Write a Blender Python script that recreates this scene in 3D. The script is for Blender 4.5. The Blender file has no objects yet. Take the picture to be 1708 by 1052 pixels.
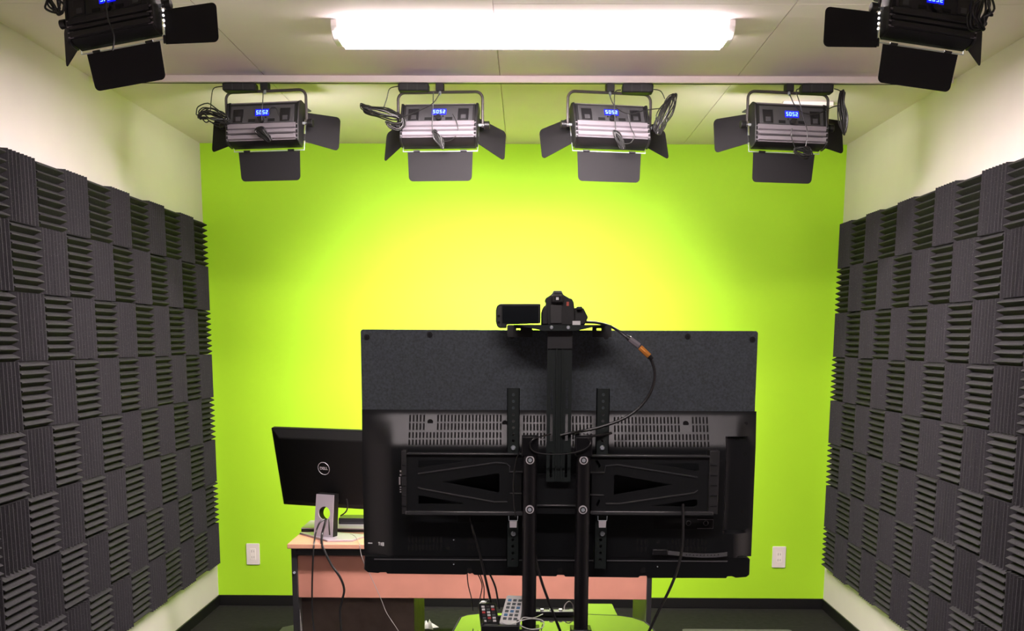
import bpy, math, random
from mathutils import Vector, Matrix
from mathutils.geometry import tessellate_polygon

random.seed(7)
sc = bpy.context.scene
COL = sc.collection
PI = math.pi

# ------------------------------------------------------------------ camera
F, CX, CY = 1845.53, 857.80, 885.85          # focal length and principal point, in pixels of 1708 x 1052
PITCH, YAW, ROLL = -0.17026, -0.009589, -0.004261
H = 1.6159                                    # eye height
fw = Vector((math.sin(YAW) * math.cos(PITCH), math.cos(YAW) * math.cos(PITCH), math.sin(PITCH)))
rt0 = Vector((math.cos(YAW), -math.sin(YAW), 0)); dn0 = fw.cross(rt0)
rt = math.cos(ROLL) * rt0 + math.sin(ROLL) * dn0
dn = -math.sin(ROLL) * rt0 + math.cos(ROLL) * dn0
cam_d = bpy.data.cameras.new('camera'); cam = bpy.data.objects.new('camera', cam_d); COL.objects.link(cam)
cam_d.sensor_fit = 'HORIZONTAL'; cam_d.sensor_width = 36; cam_d.lens = F / 1708 * 36
cam_d.shift_x = (854 - CX) / 1708; cam_d.shift_y = (CY - 526) / 1708
cam_d.clip_start = 0.05
M3 = Matrix((rt, -dn, -fw)).transposed()
cam.matrix_world = Matrix.Translation((0, 0, H)) @ M3.to_4x4()
sc.camera = cam

def at(u, v, Y):
    """point of the room seen at pixel (u, v) and standing at depth Y"""
    d = rt * ((u - CX) / F) + dn * ((v - CY) / F) + fw
    p = d * (Y / d.y); p.z += H
    return p
def atz(u, v, Z):
    d = rt * ((u - CX) / F) + dn * ((v - CY) / F) + fw
    p = d * ((Z - H) / d.z); p.z += H
    return p

# ------------------------------------------------------------------ world, exposure, light levels
w = bpy.data.worlds.new('world'); sc.world = w; w.use_nodes = True
w.node_tree.nodes['Background'].inputs[0].default_value = (0.5, 0.5, 0.5, 1)
w.node_tree.nodes['Background'].inputs[1].default_value = 0.02
sc.view_settings.view_transform = 'Standard'; sc.view_settings.look = 'None'
sc.view_settings.exposure = 0.68; sc.view_settings.gamma = 1.0
sc.view_settings.use_curve_mapping = False
TUBE = 155.0            # emission of the front ceiling lamp's diffuser
REAR_TUBE = 24.0       # the dimmer ceiling lamp above the viewer
PANEL_W = [4.5, 12, 12, 4.5]     # watts of the four studio lamps by the green wall
CORNER_W = 1.5                  # watts of the two corner studio lamps

# ------------------------------------------------------------------ materials
MATS = {}
def mat(name, col, rough=0.6, metal=0.0, noise=0.0, nscale=40, bump=0.0, bscale=200, emit=None, estr=0, spec=0.5, fleck=None, coat=0.0):
    m = bpy.data.materials.new(name); m.use_nodes = True; MATS[name] = m
    nt = m.node_tree; b = nt.nodes['Principled BSDF']
    b.inputs['Base Color'].default_value = (*col, 1); b.inputs['Roughness'].default_value = rough
    b.inputs['Metallic'].default_value = metal; b.inputs['Specular IOR Level'].default_value = spec
    if coat: b.inputs['Coat Weight'].default_value = coat
    tc = nt.nodes.new('ShaderNodeTexCoord')
    if noise or fleck:
        n = nt.nodes.new('ShaderNodeTexNoise'); n.inputs['Scale'].default_value = nscale; n.inputs['Detail'].default_value = 4
        nt.links.new(tc.outputs['Object'], n.inputs['Vector'])
        r = nt.nodes.new('ShaderNodeValToRGB')
        if fleck:
            r.color_ramp.elements[0].position = 0.62; r.color_ramp.elements[1].position = 0.74
            r.color_ramp.elements[0].color = (*col, 1); r.color_ramp.elements[1].color = (*fleck, 1)
        else:
            r.color_ramp.elements[0].position = 0.3; r.color_ramp.elements[1].position = 0.7
            r.color_ramp.elements[0].color = (*[c * (1 - noise) for c in col], 1)
            r.color_ramp.elements[1].color = (*[min(1, c * (1 + noise)) for c in col], 1)
        nt.links.new(n.outputs['Fac'], r.inputs['Fac']); nt.links.new(r.outputs['Color'], b.inputs['Base Color'])
    if bump:
        n2 = nt.nodes.new('ShaderNodeTexNoise'); n2.inputs['Scale'].default_value = bscale; n2.inputs['Detail'].default_value = 3
        nt.links.new(tc.outputs['Object'], n2.inputs['Vector'])
        bp = nt.nodes.new('ShaderNodeBump'); bp.inputs['Strength'].default_value = bump; bp.inputs['Distance'].default_value = 0.002
        nt.links.new(n2.outputs['Fac'], bp.inputs['Height']); nt.links.new(bp.outputs['Normal'], b.inputs['Normal'])
    if emit:
        b.inputs['Emission Color'].default_value = (*emit, 1); b.inputs['Emission Strength'].default_value = estr
    return m
mat('wall_white', (0.76, 0.685, 0.685), 0.75, noise=0.015, nscale=6, bump=0.08, bscale=300)
mat('ceiling_white', (0.78, 0.69, 0.70), 0.8, noise=0.015, nscale=5, bump=0.08, bscale=260)
mat('wall_green', (0.40, 0.735, 0.021), 0.6, noise=0.012, nscale=4, bump=0.05, bscale=300, spec=0.3)
mat('floor_dark', (0.020, 0.019, 0.019), 0.9, noise=0.15, nscale=30, bump=0.1, spec=0.08)
mat('floor_mat', (0.10, 0.10, 0.095), 0.95, noise=0.25, nscale=300)
mat('baseboard_black', (0.008, 0.008, 0.008), 0.35)
mat('foam', (0.040, 0.038, 0.042), 0.95, fleck=(0.15, 0.145, 0.15), nscale=330, bump=0.5, bscale=420, spec=0.15)
mat('black_plastic', (0.010, 0.010, 0.011), 0.38)
mat('black_matte', (0.012, 0.012, 0.013), 0.6, noise=0.1, nscale=80)
mat('black_metal', (0.004, 0.004, 0.005), 0.4, spec=0.3)
mat('tv_back', (0.041, 0.052, 0.061), 0.6, noise=0.35, nscale=220, bump=0.25, bscale=900)
mat('tv_gloss', (0.005, 0.006, 0.007), 0.36, noise=0.05, nscale=60, spec=0.5)
mat('mount_metal', (0.010, 0.011, 0.012), 0.36, spec=0.4)
mat('column_metal', (0.013, 0.018, 0.017), 0.45, spec=0.35)
mat('shelf_black', (0.012, 0.012, 0.013), 0.95, spec=0.05)
mat('edge_highlight', (0.045, 0.046, 0.048), 0.2, spec=0.8)  # base colour lightened to paint in the highlights along metal edges
mat('hole_black', (0.002, 0.002, 0.002), 0.9)
mat('chrome', (0.66, 0.72, 0.78), 0.28, metal=0.55)
mat('silver', (0.21, 0.19, 0.21), 0.6, metal=0.1, spec=0.2)
mat('silver_light', (0.75, 0.72, 0.75), 0.4, metal=0.4)
mat('lamp_grey', (0.050, 0.050, 0.054), 0.5, noise=0.05, nscale=60)
mat('lamp_black', (0.011, 0.011, 0.012), 0.5)
mat('door_paint', (0.016, 0.0155, 0.0165), 0.7, spec=0.12)
mat('yoke_metal', (0.06, 0.05, 0.05), 0.45)
mat('display_blue', (0.0, 0.0, 0.2), 0.4, emit=(0.003, 0.006, 1.0), estr=0.9)
mat('display_digit', (0.3, 0.4, 1), 0.4, emit=(0.12, 0.28, 1.0), estr=2.2)
mat('led_bead', (1, 0.95, 0.95), 0.4, emit=(1, 0.95, 0.95), estr=1.2)
mat('led_panel', (1, 1, 1), 0.5, emit=(1.0, 0.92, 0.88), estr=1.0)
mat('tube_glow', (1, 1, 1), 0.5, emit=(1.0, 0.87, 0.88), estr=TUBE)
mat('tube_glow_dim', (1, 1, 1), 0.5, emit=(1.0, 0.88, 0.89), estr=REAR_TUBE)
mat('flank_glow', (0.9, 0.85, 0.85), 0.5, emit=(1.0, 0.87, 0.88), estr=11.0)
mat('fixture_white', (0.82, 0.76, 0.75), 0.5, noise=0.01)
mat('rail_white', (0.78, 0.68, 0.67), 0.5, noise=0.01)
mat('outlet_plate', (0.80, 0.73, 0.68), 0.4, noise=0.01)
mat('outlet_face', (0.86, 0.80, 0.74), 0.35, noise=0.01)
mat('outlet_slot', (0.22, 0.18, 0.16), 0.6)
mat('desk_wood', (0.57, 0.25, 0.18), 0.5, noise=0.06, nscale=9)
mat('desk_top', (0.60, 0.31, 0.20), 0.45, noise=0.06, nscale=9)
mat('desk_side', (0.30, 0.29, 0.27), 0.6, noise=0.04)
mat('brown_laminate', (0.12, 0.085, 0.068), 0.55, noise=0.18, nscale=14)
mat('monitor_black', (0.004, 0.004, 0.004), 0.6, spec=0.25)
mat('stand_silver', (0.42, 0.38, 0.42), 0.4, metal=0.35)
mat('white_plastic', (0.78, 0.78, 0.76), 0.45, noise=0.01)
mat('tray_glass', (0.012, 0.012, 0.012), 0.06, spec=0.7)
mat('cable_black', (0.010, 0.010, 0.010), 0.35)
mat('cable_grey', (0.30, 0.28, 0.26), 0.45)
mat('cable_white', (0.75, 0.75, 0.73), 0.45)
mat('connector_orange', (0.75, 0.30, 0.06), 0.3, metal=0.6)
mat('screen_dark', (0.006, 0.008, 0.010), 0.25)
mat('camera_black', (0.012, 0.012, 0.012), 0.5, noise=0.1, nscale=150)
mat('camera_grey', (0.05, 0.05, 0.05), 0.4)
mat('red_mark', (0.5, 0.10, 0.07), 0.4)
mat('white_mark', (0.75, 0.75, 0.75), 0.5)
mat('button_grey', (0.12, 0.14, 0.14), 0.5)
mat('button_red', (0.6, 0.08, 0.08), 0.5)
mat('button_blue', (0.10, 0.25, 0.45), 0.5)
mat('strap_grey', (0.10, 0.10, 0.105), 0.45)

# ------------------------------------------------------------------ mesh helpers
class MB:
    def __init__(s, M=None): s.v = []; s.f = []; s.M = M
    def add(s, vs, fs):
        n = len(s.v); s.v += [tuple(v) for v in vs]; s.f += [tuple(i + n for i in f) for f in fs]; return s
    def box(s, a, b):
        (x0, y0, z0), (x1, y1, z1) = [min(p, q) for p, q in zip(a, b)], [max(p, q) for p, q in zip(a, b)]
        return s.add([(x0, y0, z0), (x1, y0, z0), (x1, y1, z0), (x0, y1, z0), (x0, y0, z1), (x1, y0, z1), (x1, y1, z1), (x0, y1, z1)],
                     [(0, 3, 2, 1), (4, 5, 6, 7), (0, 1, 5, 4), (1, 2, 6, 5), (2, 3, 7, 6), (3, 0, 4, 7)])
    def plate(s, outline, holes, mapf, t):
        """outline + holes as 2D polygons; mapf(a, b, h) -> 3D; t = thickness along h"""
        loops = [list(outline)] + [list(h) for h in holes]
        tris = tessellate_polygon([[Vector((a, b, 0)) for a, b in l] for l in loops])
        flat = [p for l in loops for p in l]; n = len(flat)
        vs = [mapf(a, b, 0) for a, b in flat] + [mapf(a, b, t) for a, b in flat]
        fs = [tuple(tr) for tr in tris] + [tuple(i + n for i in reversed(tr)) for tr in tris]
        k = 0
        for l in loops:
            m = len(l)
            for i in range(m):
                j = (i + 1) % m; fs.append((k + i, k + j, k + j + n, k + i + n))
            k += m
        return s.add(vs, fs)
    def prism(s, poly, y0, y1, axis='y'):
        """closed polygon (a, b) extruded along an axis: y -> (a, y, b); x -> (x, a, b); z -> (a, b, z)"""
        mp = {'y': lambda a, b, h: (a, h, b), 'x': lambda a, b, h: (h, a, b), 'z': lambda a, b, h: (a, b, h)}[axis]
        n = len(poly)
        return s.add([mp(a, b, y0) for a, b in poly] + [mp(a, b, y1) for a, b in poly],
                     [tuple(range(n)), tuple(range(2 * n - 1, n - 1, -1))] + [(i, (i + 1) % n, (i + 1) % n + n, i + n) for i in range(n)])
    def cyl(s, p, q, r, n=16, r2=None):
        p, q = Vector(p), Vector(q); d = (q - p).normalized(); a = d.orthogonal().normalized(); b = d.cross(a)
        r2 = r if r2 is None else r2
        vs = [p + (a * math.cos(t) + b * math.sin(t)) * r for t in [2 * PI * i / n for i in range(n)]]
        vs += [q + (a * math.cos(t) + b * math.sin(t)) * r2 for t in [2 * PI * i / n for i in range(n)]]
        return s.add(vs, [tuple(range(n - 1, -1, -1)), tuple(range(n, 2 * n))] + [(i, (i + 1) % n, (i + 1) % n + n, i + n) for i in range(n)])
    def tube(s, pts, r, n=8, closed=False):
        pts = [Vector(p) for p in pts]; k = len(pts); vs = []; fs = []
        a = None
        for i, p in enumerate(pts):
            d = (pts[(i + 1) % k] - pts[i - 1]) if closed else (pts[min(i + 1, k - 1)] - pts[max(i - 1, 0)])
            if d.length < 1e-9: d = Vector((0, 0, 1))
            d.normalize()
            a = d.orthogonal().normalized() if a is None else (a - d * a.dot(d))
            if a.length < 1e-6: a = d.orthogonal()
            a.normalize(); b = d.cross(a)
            vs += [p + (a * math.cos(2 * PI * j / n) + b * math.sin(2 * PI * j / n)) * r for j in range(n)]
        for i in range(k if closed else k - 1):
            for j in range(n):
                i2 = (i + 1) % k
                fs.append((i * n + j, i * n + (j + 1) % n, i2 * n + (j + 1) % n, i2 * n + j))
        if not closed: fs += [tuple(range(n - 1, -1, -1)), tuple(range((k - 1) * n, k * n))]
        return s.add(vs, fs)
    def build(s, name, material, parent=None, smooth=True, bevel=0, loc=None, flip=True):
        me = bpy.data.meshes.new(name)
        vs = [s.M @ Vector(v) for v in s.v] if s.M else s.v
        if parent is not None and parent.get('_w'):
            o0 = Vector(parent['_w']); vs = [Vector(v) - o0 for v in vs]
        me.from_pydata([tuple(v) for v in vs], [], s.f); me.validate()
        if flip:
            import bmesh
            bm = bmesh.new(); bm.from_mesh(me); bmesh.ops.recalc_face_normals(bm, faces=bm.faces); bm.to_mesh(me); bm.free()
        if smooth:
            me.shade_smooth(); me.set_sharp_from_angle(angle=0.6)
        me.materials.append(MATS[material])
        o = bpy.data.objects.new(name, me); COL.objects.link(o)
        if parent is not None:
            o.parent = parent
            if parent.get('_w'): o['_w'] = tuple(parent['_w'])
        if loc is not None: o.location = loc
        if bevel:
            b = o.modifiers.new('bevel', 'BEVEL'); b.width = bevel; b.segments = 2; b.limit_method = 'ANGLE'
        return o
def curve(pts, n=8):
    """smooth Catmull-Rom path through the points"""
    P = [Vector(p) for p in pts]; out = []
    for i in range(len(P) - 1):
        p0, p1, p2, p3 = P[max(i - 1, 0)], P[i], P[i + 1], P[min(i + 2, len(P) - 1)]
        for k in range(n):
            t = k / n
            out.append(0.5 * ((2 * p1) + (p2 - p0) * t + (2 * p0 - 5 * p1 + 4 * p2 - p3) * t * t + (3 * p1 - p0 - 3 * p2 + p3) * t ** 3))
    return out + [P[-1]]
def rrect(x0, z0, x1, z1, r, n=5, corners=(1, 1, 1, 1)):
    """rounded rectangle, corners (x0z0, x1z0, x1z1, x0z1)"""
    out = []
    for (cx, cz, a, on, px, pz) in ((x0 + r, z0 + r, PI, corners[0], x0, z0), (x1 - r, z0 + r, 1.5 * PI, corners[1], x1, z0),
                                    (x1 - r, z1 - r, 0, corners[2], x1, z1), (x0 + r, z1 - r, 0.5 * PI, corners[3], x0, z1)):
        if on: out += [(cx + r * math.cos(a + 0.5 * PI * i / n), cz + r * math.sin(a + 0.5 * PI * i / n)) for i in range(n + 1)]
        else: out.append((px, pz))
    return out
def circ(x, z, r, n=14): return [(x + r * math.cos(2 * PI * i / n), z + r * math.sin(2 * PI * i / n)) for i in range(n)]
def tag(o, label, cat, group=None, kind=None):
    if label: o['label'] = label
    if cat: o['category'] = cat
    if group: o['group'] = group
    if kind: o['kind'] = kind
    return o
def empty(name, loc, label, cat, group=None, rot=(0, 0, 0), world=True):
    """an Empty at a thing's base; world=True lets its parts be given in room coordinates"""
    o = bpy.data.objects.new(name, None); COL.objects.link(o); o.location = loc; o.rotation_euler = rot
    o.empty_display_size = 0.05
    if world: o['_w'] = tuple(loc)
    return tag(o, label, cat, group)
def struct(name, mb, m, parent=None, **k):
    o = mb.build(name, m, parent, **k)
    if parent is None: o['kind'] = 'structure'
    return o

# ------------------------------------------------------------------ room shell
D, XL, XR, ZC = 6.649, -1.888, 1.836, 2.733
YN = -2.2
struct('floor', MB().box((XL - .1, YN - .1, -.1), (XR + .1, D + .1, 0)), 'floor_dark', smooth=False)
struct('wall_back', MB().box((XL - .1, D, -.0), (XR + .1, D + .1, ZC)), 'wall_green', smooth=False)
struct('wall_left', MB().box((XL - .1, YN - .1, 0), (XL, D, ZC)), 'wall_white', smooth=False)
struct('wall_right', MB().box((XR, YN - .1, 0), (XR + .1, D, ZC)), 'wall_white', smooth=False)
struct('wall_rear', MB().box((XL, YN - .1, 0), (XR, YN, ZC)), 'foam', smooth=False)
ceil = struct('ceiling', MB().box((XL - .1, YN - .1, ZC + .008), (XR + .1, D + .1, ZC + .1)), 'ceiling_white', smooth=False)
xs = [XL, -1.127, -0.117, 0.897, XR]; g = .0016
for i in range(4):
    cuts = [YN, 0.0, 1.984, 3.968, D] if i != 1 else [YN, -.9, 1.0, 3.0, D]
    for a, b in zip(cuts[:-1], cuts[1:]):
        struct('ceiling_board', MB().box((xs[i] + (g if i else 0), a + g, ZC), (xs[i + 1] - (g if i < 3 else 0), b - (g if b < D else 0), ZC + .008)), 'ceiling_white', ceil, smooth=False)
BH, BT = .0653, .008
for nm, a, b in (('baseboard_back', (XL, D - BT, 0), (XR, D, BH)), ('baseboard_left', (XL, YN, 0), (XL + BT, D - BT, BH)), ('baseboard_right', (XR - BT, YN, 0), (XR, D - BT, BH))):
    struct(nm, MB().box(a, b), 'baseboard_black', bevel=.003)

# ------------------------------------------------------------------ acoustic foam on both side walls
T = .25; NR = 8
def foam_mesh(seed):
    rnd = random.Random(seed)
    s = T - .0015; p = s / NR; base = .017; top = .050
    prof = [(0, 0), (s, 0), (s, base + .004)]
    for i in range(NR - 1, -1, -1):
        pk = i * p + p / 2 + rnd.uniform(-.0012, .0012)
        prof += [(pk + .0024, top - .0015), (pk + .0008, top - rnd.uniform(0, .0008)), (pk - .0008, top - rnd.uniform(0, .0008)), (pk - .0024, top - .0015)]
        prof.append((i * p, base + (rnd.uniform(0, .003) if i else .004)))
    mb = MB()
    # local axes: x along the ridge, y across the ridges, z out of the wall
    n = len(prof)
    mb.add([(-s / 2, a - s / 2, b) for a, b in prof] + [(s / 2, a - s / 2, b) for a, b in prof],
           [(i, (i + 1) % n, (i + 1) % n + n, i + n) for i in range(n)])
    caps = tessellate_polygon([[Vector((a, b, 0)) for a, b in prof]])
    mb.f += [tuple(t) for t in caps] + [tuple(i + n for i in reversed(t)) for t in caps]
    o = mb.build('foam_tile', 'foam', smooth=False); me = o.data; bpy.data.objects.remove(o)
    return me
FM = [foam_mesh(i) for i in range(5)]
def cladding(side, ytop, ztop, first_h, label):
    x = XL if side < 0 else XR
    root = empty('foam_cladding', (x, ytop - 6 * T, ztop - 8 * T), label, 'acoustic foam', world=False)
    # wall frame: along = -y for the column direction, out = +x on the left wall
    out = Vector((-side, 0, 0)); up = Vector((0, 0, 1)); al = up.cross(out)
    for r in range(8):
        for c in range(14):
            hor = ((r + c) % 2 == 0) == first_h
            ctr = Vector((x, ytop - (c + .5) * T, ztop - (r + .5) * T))
            B = Matrix((al, up, out)).transposed()
            Rm = B @ Matrix.Rotation((0 if hor else PI / 2) + random.choice((0, PI)) + random.uniform(-.007, .007), 3, 'Z')
            o = bpy.data.objects.new('foam_tile', random.choice(FM)); COL.objects.link(o); o.parent = root
            off = ctr - root.location + Vector((0, random.uniform(-.0012, .0012), random.uniform(-.0018, .0018)))
            o.matrix_local = Matrix.Translation(off) @ Rm.to_4x4()
cladding(-1, 6.557, .6676 + H, True, 'checkered charcoal wedge foam covering the wall beside the desk monitor')
cladding(1, 6.552, .6667 + H, False, 'checkered charcoal wedge foam covering the wall on the right of the television')

# ------------------------------------------------------------------ ceiling lamps
def ceiling_lamp(x0, x1, y0, y1, label, glow):
    r = empty('ceiling_lamp', ((x0 + x1) / 2, (y0 + y1) / 2, ZC), label, 'ceiling lamp', 'fluorescent ceiling lamps')
    MB().box((x0 + .02, y0 + .01, ZC), (x1 - .02, y1 - .01, ZC - .018)).build('base_plate', 'fixture_white', r, bevel=.003)
    z1 = ZC - .018; z2 = ZC - .055
    for yy, sg in ((y0, 1), (y1, -1)):      # milky side flanks, dimmer than the underside
        MB().prism([(yy, z1), (yy + sg * .004, z2 - .002), (yy + sg * .008, z2 - .002), (yy + sg * .008, z1)], x0 + .02, x1 - .02, 'x').build('side_flank', 'flank_glow', r)
    MB().prism([(y0 + .0085, z1), (y0 + .0085, z2), (y0 + .05, z2 - .003), (y1 - .05, z2 - .003), (y1 - .0085, z2), (y1 - .0085, z1)], x0 + .02, x1 - .02, 'x').build('diffuser', glow, r)
    for a, b in ((x0 - .004, x0 + .019), (x1 - .019, x1 + .004)):
        MB().prism([(y0 - .006, ZC), (y0 - .006, z1 - .004), (y0 + .006, z1 - .022), (y0 + .046, z2 - .004), (y1 - .046, z2 - .004), (y1 - .002, z1 - .022), (y1, ZC)], a, b, 'x').build('end_cap', 'fixture_white', r, bevel=.003)
ceiling_lamp(-.692, .727, 4.15, 4.33, 'lit long white ceiling lamp in front of the lighting rail', 'tube_glow')
ceiling_lamp(-.70, .735, .75, .95, 'lit long white ceiling lamp above the viewer', 'tube_glow_dim')

# lighting rails
def rail(y, label):
    r = empty('lighting_rail', (0, y, ZC), label, 'rail', 'white lighting rails')
    MB().box((XL + .02, y - .022, ZC), (XR - .02, y + .022, ZC - .028)).build('rail_body', 'rail_white', r, bevel=.002)
    MB().box((XL + .03, y - .006, ZC - .0281), (XR - .03, y + .006, ZC - .0289)).build('rail_slot', 'hole_black', r)
RY, RY2 = 5.010, 3.27
rail(RY, 'white lighting rail crossing the ceiling, carrying four studio lamps')
rail(RY2, 'white lighting rail carrying the two corner studio lamps')
ZR = ZC - .029

# small ceiling vent near the green wall
c0, c1 = atz(1308, 167, ZC), atz(1393, 167, ZC)
vr = empty('ceiling_vent', ((c0.x + c1.x) / 2, 5.6, ZC), 'small square white vent cover on the ceiling behind the rightmost lamp', 'vent')
MB().box((c0.x, 5.48, ZC), (c1.x, 5.72, ZC - .022)).build('vent_frame', 'fixture_white', vr, bevel=.004)
MB().box((c0.x + .04, 5.53, ZC - .022), (c1.x - .04, 5.70, ZC - .040)).build('vent_cover', 'fixture_white', vr, bevel=.004)

# ------------------------------------------------------------------ studio lamps
SEG = {'0': 'abcdef', '2': 'abged', '5': 'afgcd'}
def seg_digits(txt, cx, cz, w, h, gap):
    """flat seven-segment digits in the xz plane"""
    quads = []; n = len(txt); x = cx - (n * w + (n - 1) * gap) / 2; t = w * .24
    for ch in txt:
        l, r, b, m, u = x, x + w, cz - h / 2, cz, cz + h / 2
        S = {'a': (l, u - t, r, u), 'd': (l, b, r, b + t), 'g': (l, m - t / 2, r, m + t / 2), 'f': (l, m, l + t, u), 'e': (l, b, l + t, m), 'b': (r - t, m, r, u), 'c': (r - t, b, r, m)}
        quads += [S[k] for k in SEG[ch]]; x += w + gap
    return quads
def studio_lamp(pos, yaw, tilt, watts, label, group, lean=0.0, doors=None, zrail=ZR, lspread=150, scale=1.0, fins='silver', face='lamp_grey'):
    doors = doors or {}
    pos = Vector(pos)
    root = empty('studio_lamp', pos, label, 'studio lamp', group, rot=(0, lean, yaw), world=False)
    root.scale = (scale,) * 3
    B = Matrix.Rotation(tilt, 4, 'X')
    def mb(): return MB(B)
    W = .157
    prof = [(-.045, .068), (-.022, .082), (.022, .082), (.022, -.096), (-.012, -.096), (-.034, -.088), (-.045, -.020)]
    mb().prism(prof, -W, W, 'x').build('housing', 'lamp_black', root, bevel=.002)
    cap = [(a * 1.06 - .002, b * 1.05) for a, b in prof]
    for s in (-1, 1):
        e = mb().prism(cap, s * W, s * (W + .010), 'x').build('end_cap', 'lamp_black', root, bevel=.003)
        for zz in (-.026, -.046, -.066, -.082):
            mb().cyl((s * (W - .014), -.047 + (-zz - .02) * .16, zz), (s * (W + .006), -.0475 + (-zz - .02) * .16, zz), .0035, 8).build('cap_screw', 'silver', e)
    mb().box((-W + .012, -.048, -.017), (W - .012, -.0445, .060)).build('control_panel', face, root, bevel=.001)
    mb().box((-W + .004, -.036, .0725), (W - .004, -.030, .0785)).build('top_strip', 'silver', root)
    # ribbed aluminium heat sink on the sloping lower back
    pr = [(-.040, -.019)]
    for z0, hh in ((-.019, .022), (-.046, .014), (-.065, .019)):
        y0 = -.045 + (-.019 - z0) * .16
        pr += [(y0 - .004, z0), (y0 - .0095, z0 - .003), (y0 - .0095 + hh * .12, z0 - hh + .002), (y0 - .004, z0 - hh), (y0 + .003, z0 - hh - .001), (y0 + .003, z0 - hh - .004)]
    pr += [(-.030, -.089)]
    mb().prism(pr, -W + .003, W - .003, 'x').build('heat_sink', fins, root)
    d = mb().box((-.031, -.0505, .014), (.031, -.047, .042)).build('display', 'display_blue', root)
    q = mb()
    for (a, b, c, e) in seg_digits('5052', 0, .028, .0095, .017, .0048): q.box((a, -.0512, b), (c, -.0504, e))
    q.build('digits', 'display_digit', d, smooth=False)
    for x in (-.018, 0, .018): mb().cyl((x, -.048, .006), (x, -.051, .006), .0032, 8).build('button', 'hole_black', root)
    for x in (-.11, .105):
        so = mb().box((x - .023, -.0505, -.013), (x + .023, -.047, .044)).build('power_socket', 'black_plastic', root, bevel=.001)
        mb().box((x - .010, -.0515, -.008), (x + .012, -.0503, .012)).build('socket_recess', 'lamp_grey', so)
    for x in (-.045, .045): mb().box((x - .016, -.0505, -.012), (x + .014, -.047, .000)).build('signal_port', 'hole_black', root)
    mb().cyl((0, -.047, -.006), (0, -.064, -.006), .0125, 18).build('dial', 'black_plastic', root, bevel=.001)
    # front frame and diffuser
    mb().plate([(-W, -.096), (W, -.096), (W, .082), (-W, .082)], [[(-W + .014, -.088), (W - .014, -.088), (W - .014, .070), (-W + .014, .070)]], lambda a, b, h: (a, .022 + h, b), .014).build('front_frame', 'lamp_black', root)
    mb().box((-W + .014, .022, -.088), (W - .014, .025, .070)).build('diffuser', 'led_panel', root)
    # barn door frame: silver rod
    mb().tube([(-W - .006, .022, .09), (-W - .006, .042, .094), (-W - .006, .042, -.104), (W + .006, .042, -.104), (W + .006, .042, .094), (W + .006, .022, .09)], .0021, 6).build('barn_door_frame', 'chrome', root)
    def door(kind, L, ang, w0, w1, dz=0):
        r = .018; o = rrect(-w0 / 2, 0, w0 / 2, L, r, corners=(0, 0, 1, 1))
        o = [(a * (1 + (w1 / w0 - 1) * (b / L)), b) for a, b in o]
        c, s_ = math.cos(ang), math.sin(ang)
        if kind == 'bottom': mp = lambda a, b, h: (a, .042 + b * s_ + h * c, -.107 - b * c + h * s_)
        elif kind == 'top': mp = lambda a, b, h: (a, .042 + b * s_ + h * c, .097 + b * c - h * s_)
        else:
            sg = -1 if kind == 'left' else 1
            mp = lambda a, b, h: (sg * (W + .008 + b * c - h * s_), .042 + b * s_ + h * c, -.004 + dz + a - b * dz * 2)
        m = mb().plate(o, [], mp, .0016); dd = m.build('barn_door', 'door_paint', root)
        for a in (-w0 * .36, w0 * .36):
            hb = MB(B); p0, p1 = Vector(mp(a - .014, -.004, -.001)), Vector(mp(a + .014, -.004, -.001)); hb.cyl(p0, p1, .0045, 8).build('hinge', 'lamp_black', dd)
    door('bottom', doors.get('bl', .122), doors.get('ba', .30), .285, .275)
    door('top', .13, doors.get('ta', 1.38), .285, .275)
    door('left', doors.get('ll', .150), doors.get('la', .80), .128, .150, doors.get('ldz', 0))
    door('right', doors.get('rl', .150), doors.get('ra', .80), .128, .150, doors.get('rdz', 0))
    # yoke, knobs, hanger
    yz, hw, rr = .133, .184, .03
    path = [(-hw, 0, -.012), (-hw, 0, yz - rr)] + [(-hw + rr - rr * math.cos(t), 0, yz - rr + rr * math.sin(t)) for t in [PI / 2 * i / 6 for i in range(1, 7)]]
    path += [(hw - rr + rr * math.sin(t), 0, yz - rr + rr * math.cos(t)) for t in [PI / 2 * i / 6 for i in range(0, 7)]] + [(hw, 0, -.012)]
    MB().tube(path, .0062, 8).build('yoke', 'yoke_metal', root)
    for s in (-1, 1):
        kn = MB().cyl((s * (hw + .007), 0, -.004), (s * (hw + .030), 0, -.004), .0165, 14).build('knob', 'black_plastic', root, bevel=.002)
        MB().cyl((s * (W + .010), 0, -.004), (s * (hw + .010), 0, -.004), .006, 10).build('knob_bolt', 'chrome', kn)
    top = (zrail - pos.z - (.006 if lean else 0)) / scale
    MB().box((-.017, -.017, yz + .004), (.017, .017, top)).build('hanger', 'black_matte', root, bevel=.002)
    MB().cyl((0, -.010, yz - .012), (0, .0, yz + .006), .006, 10).build('hanger_bolt', 'chrome', root)
    L = bpy.data.lights.new('lamp_light', 'AREA'); L.shape = 'RECTANGLE'; L.size = .28; L.size_y = .15; L.energy = watts
    L.color = (1.0, 0.92, 0.86); L.spread = math.radians(lspread)
    lo = bpy.data.objects.new('lamp_light', L); COL.objects.link(lo); lo.parent = root
    lo.matrix_local = B @ Matrix.Translation((0, .028, -.009)) @ Matrix.Rotation(PI / 2, 4, 'X')   # shines along local +y
    return root
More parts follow.
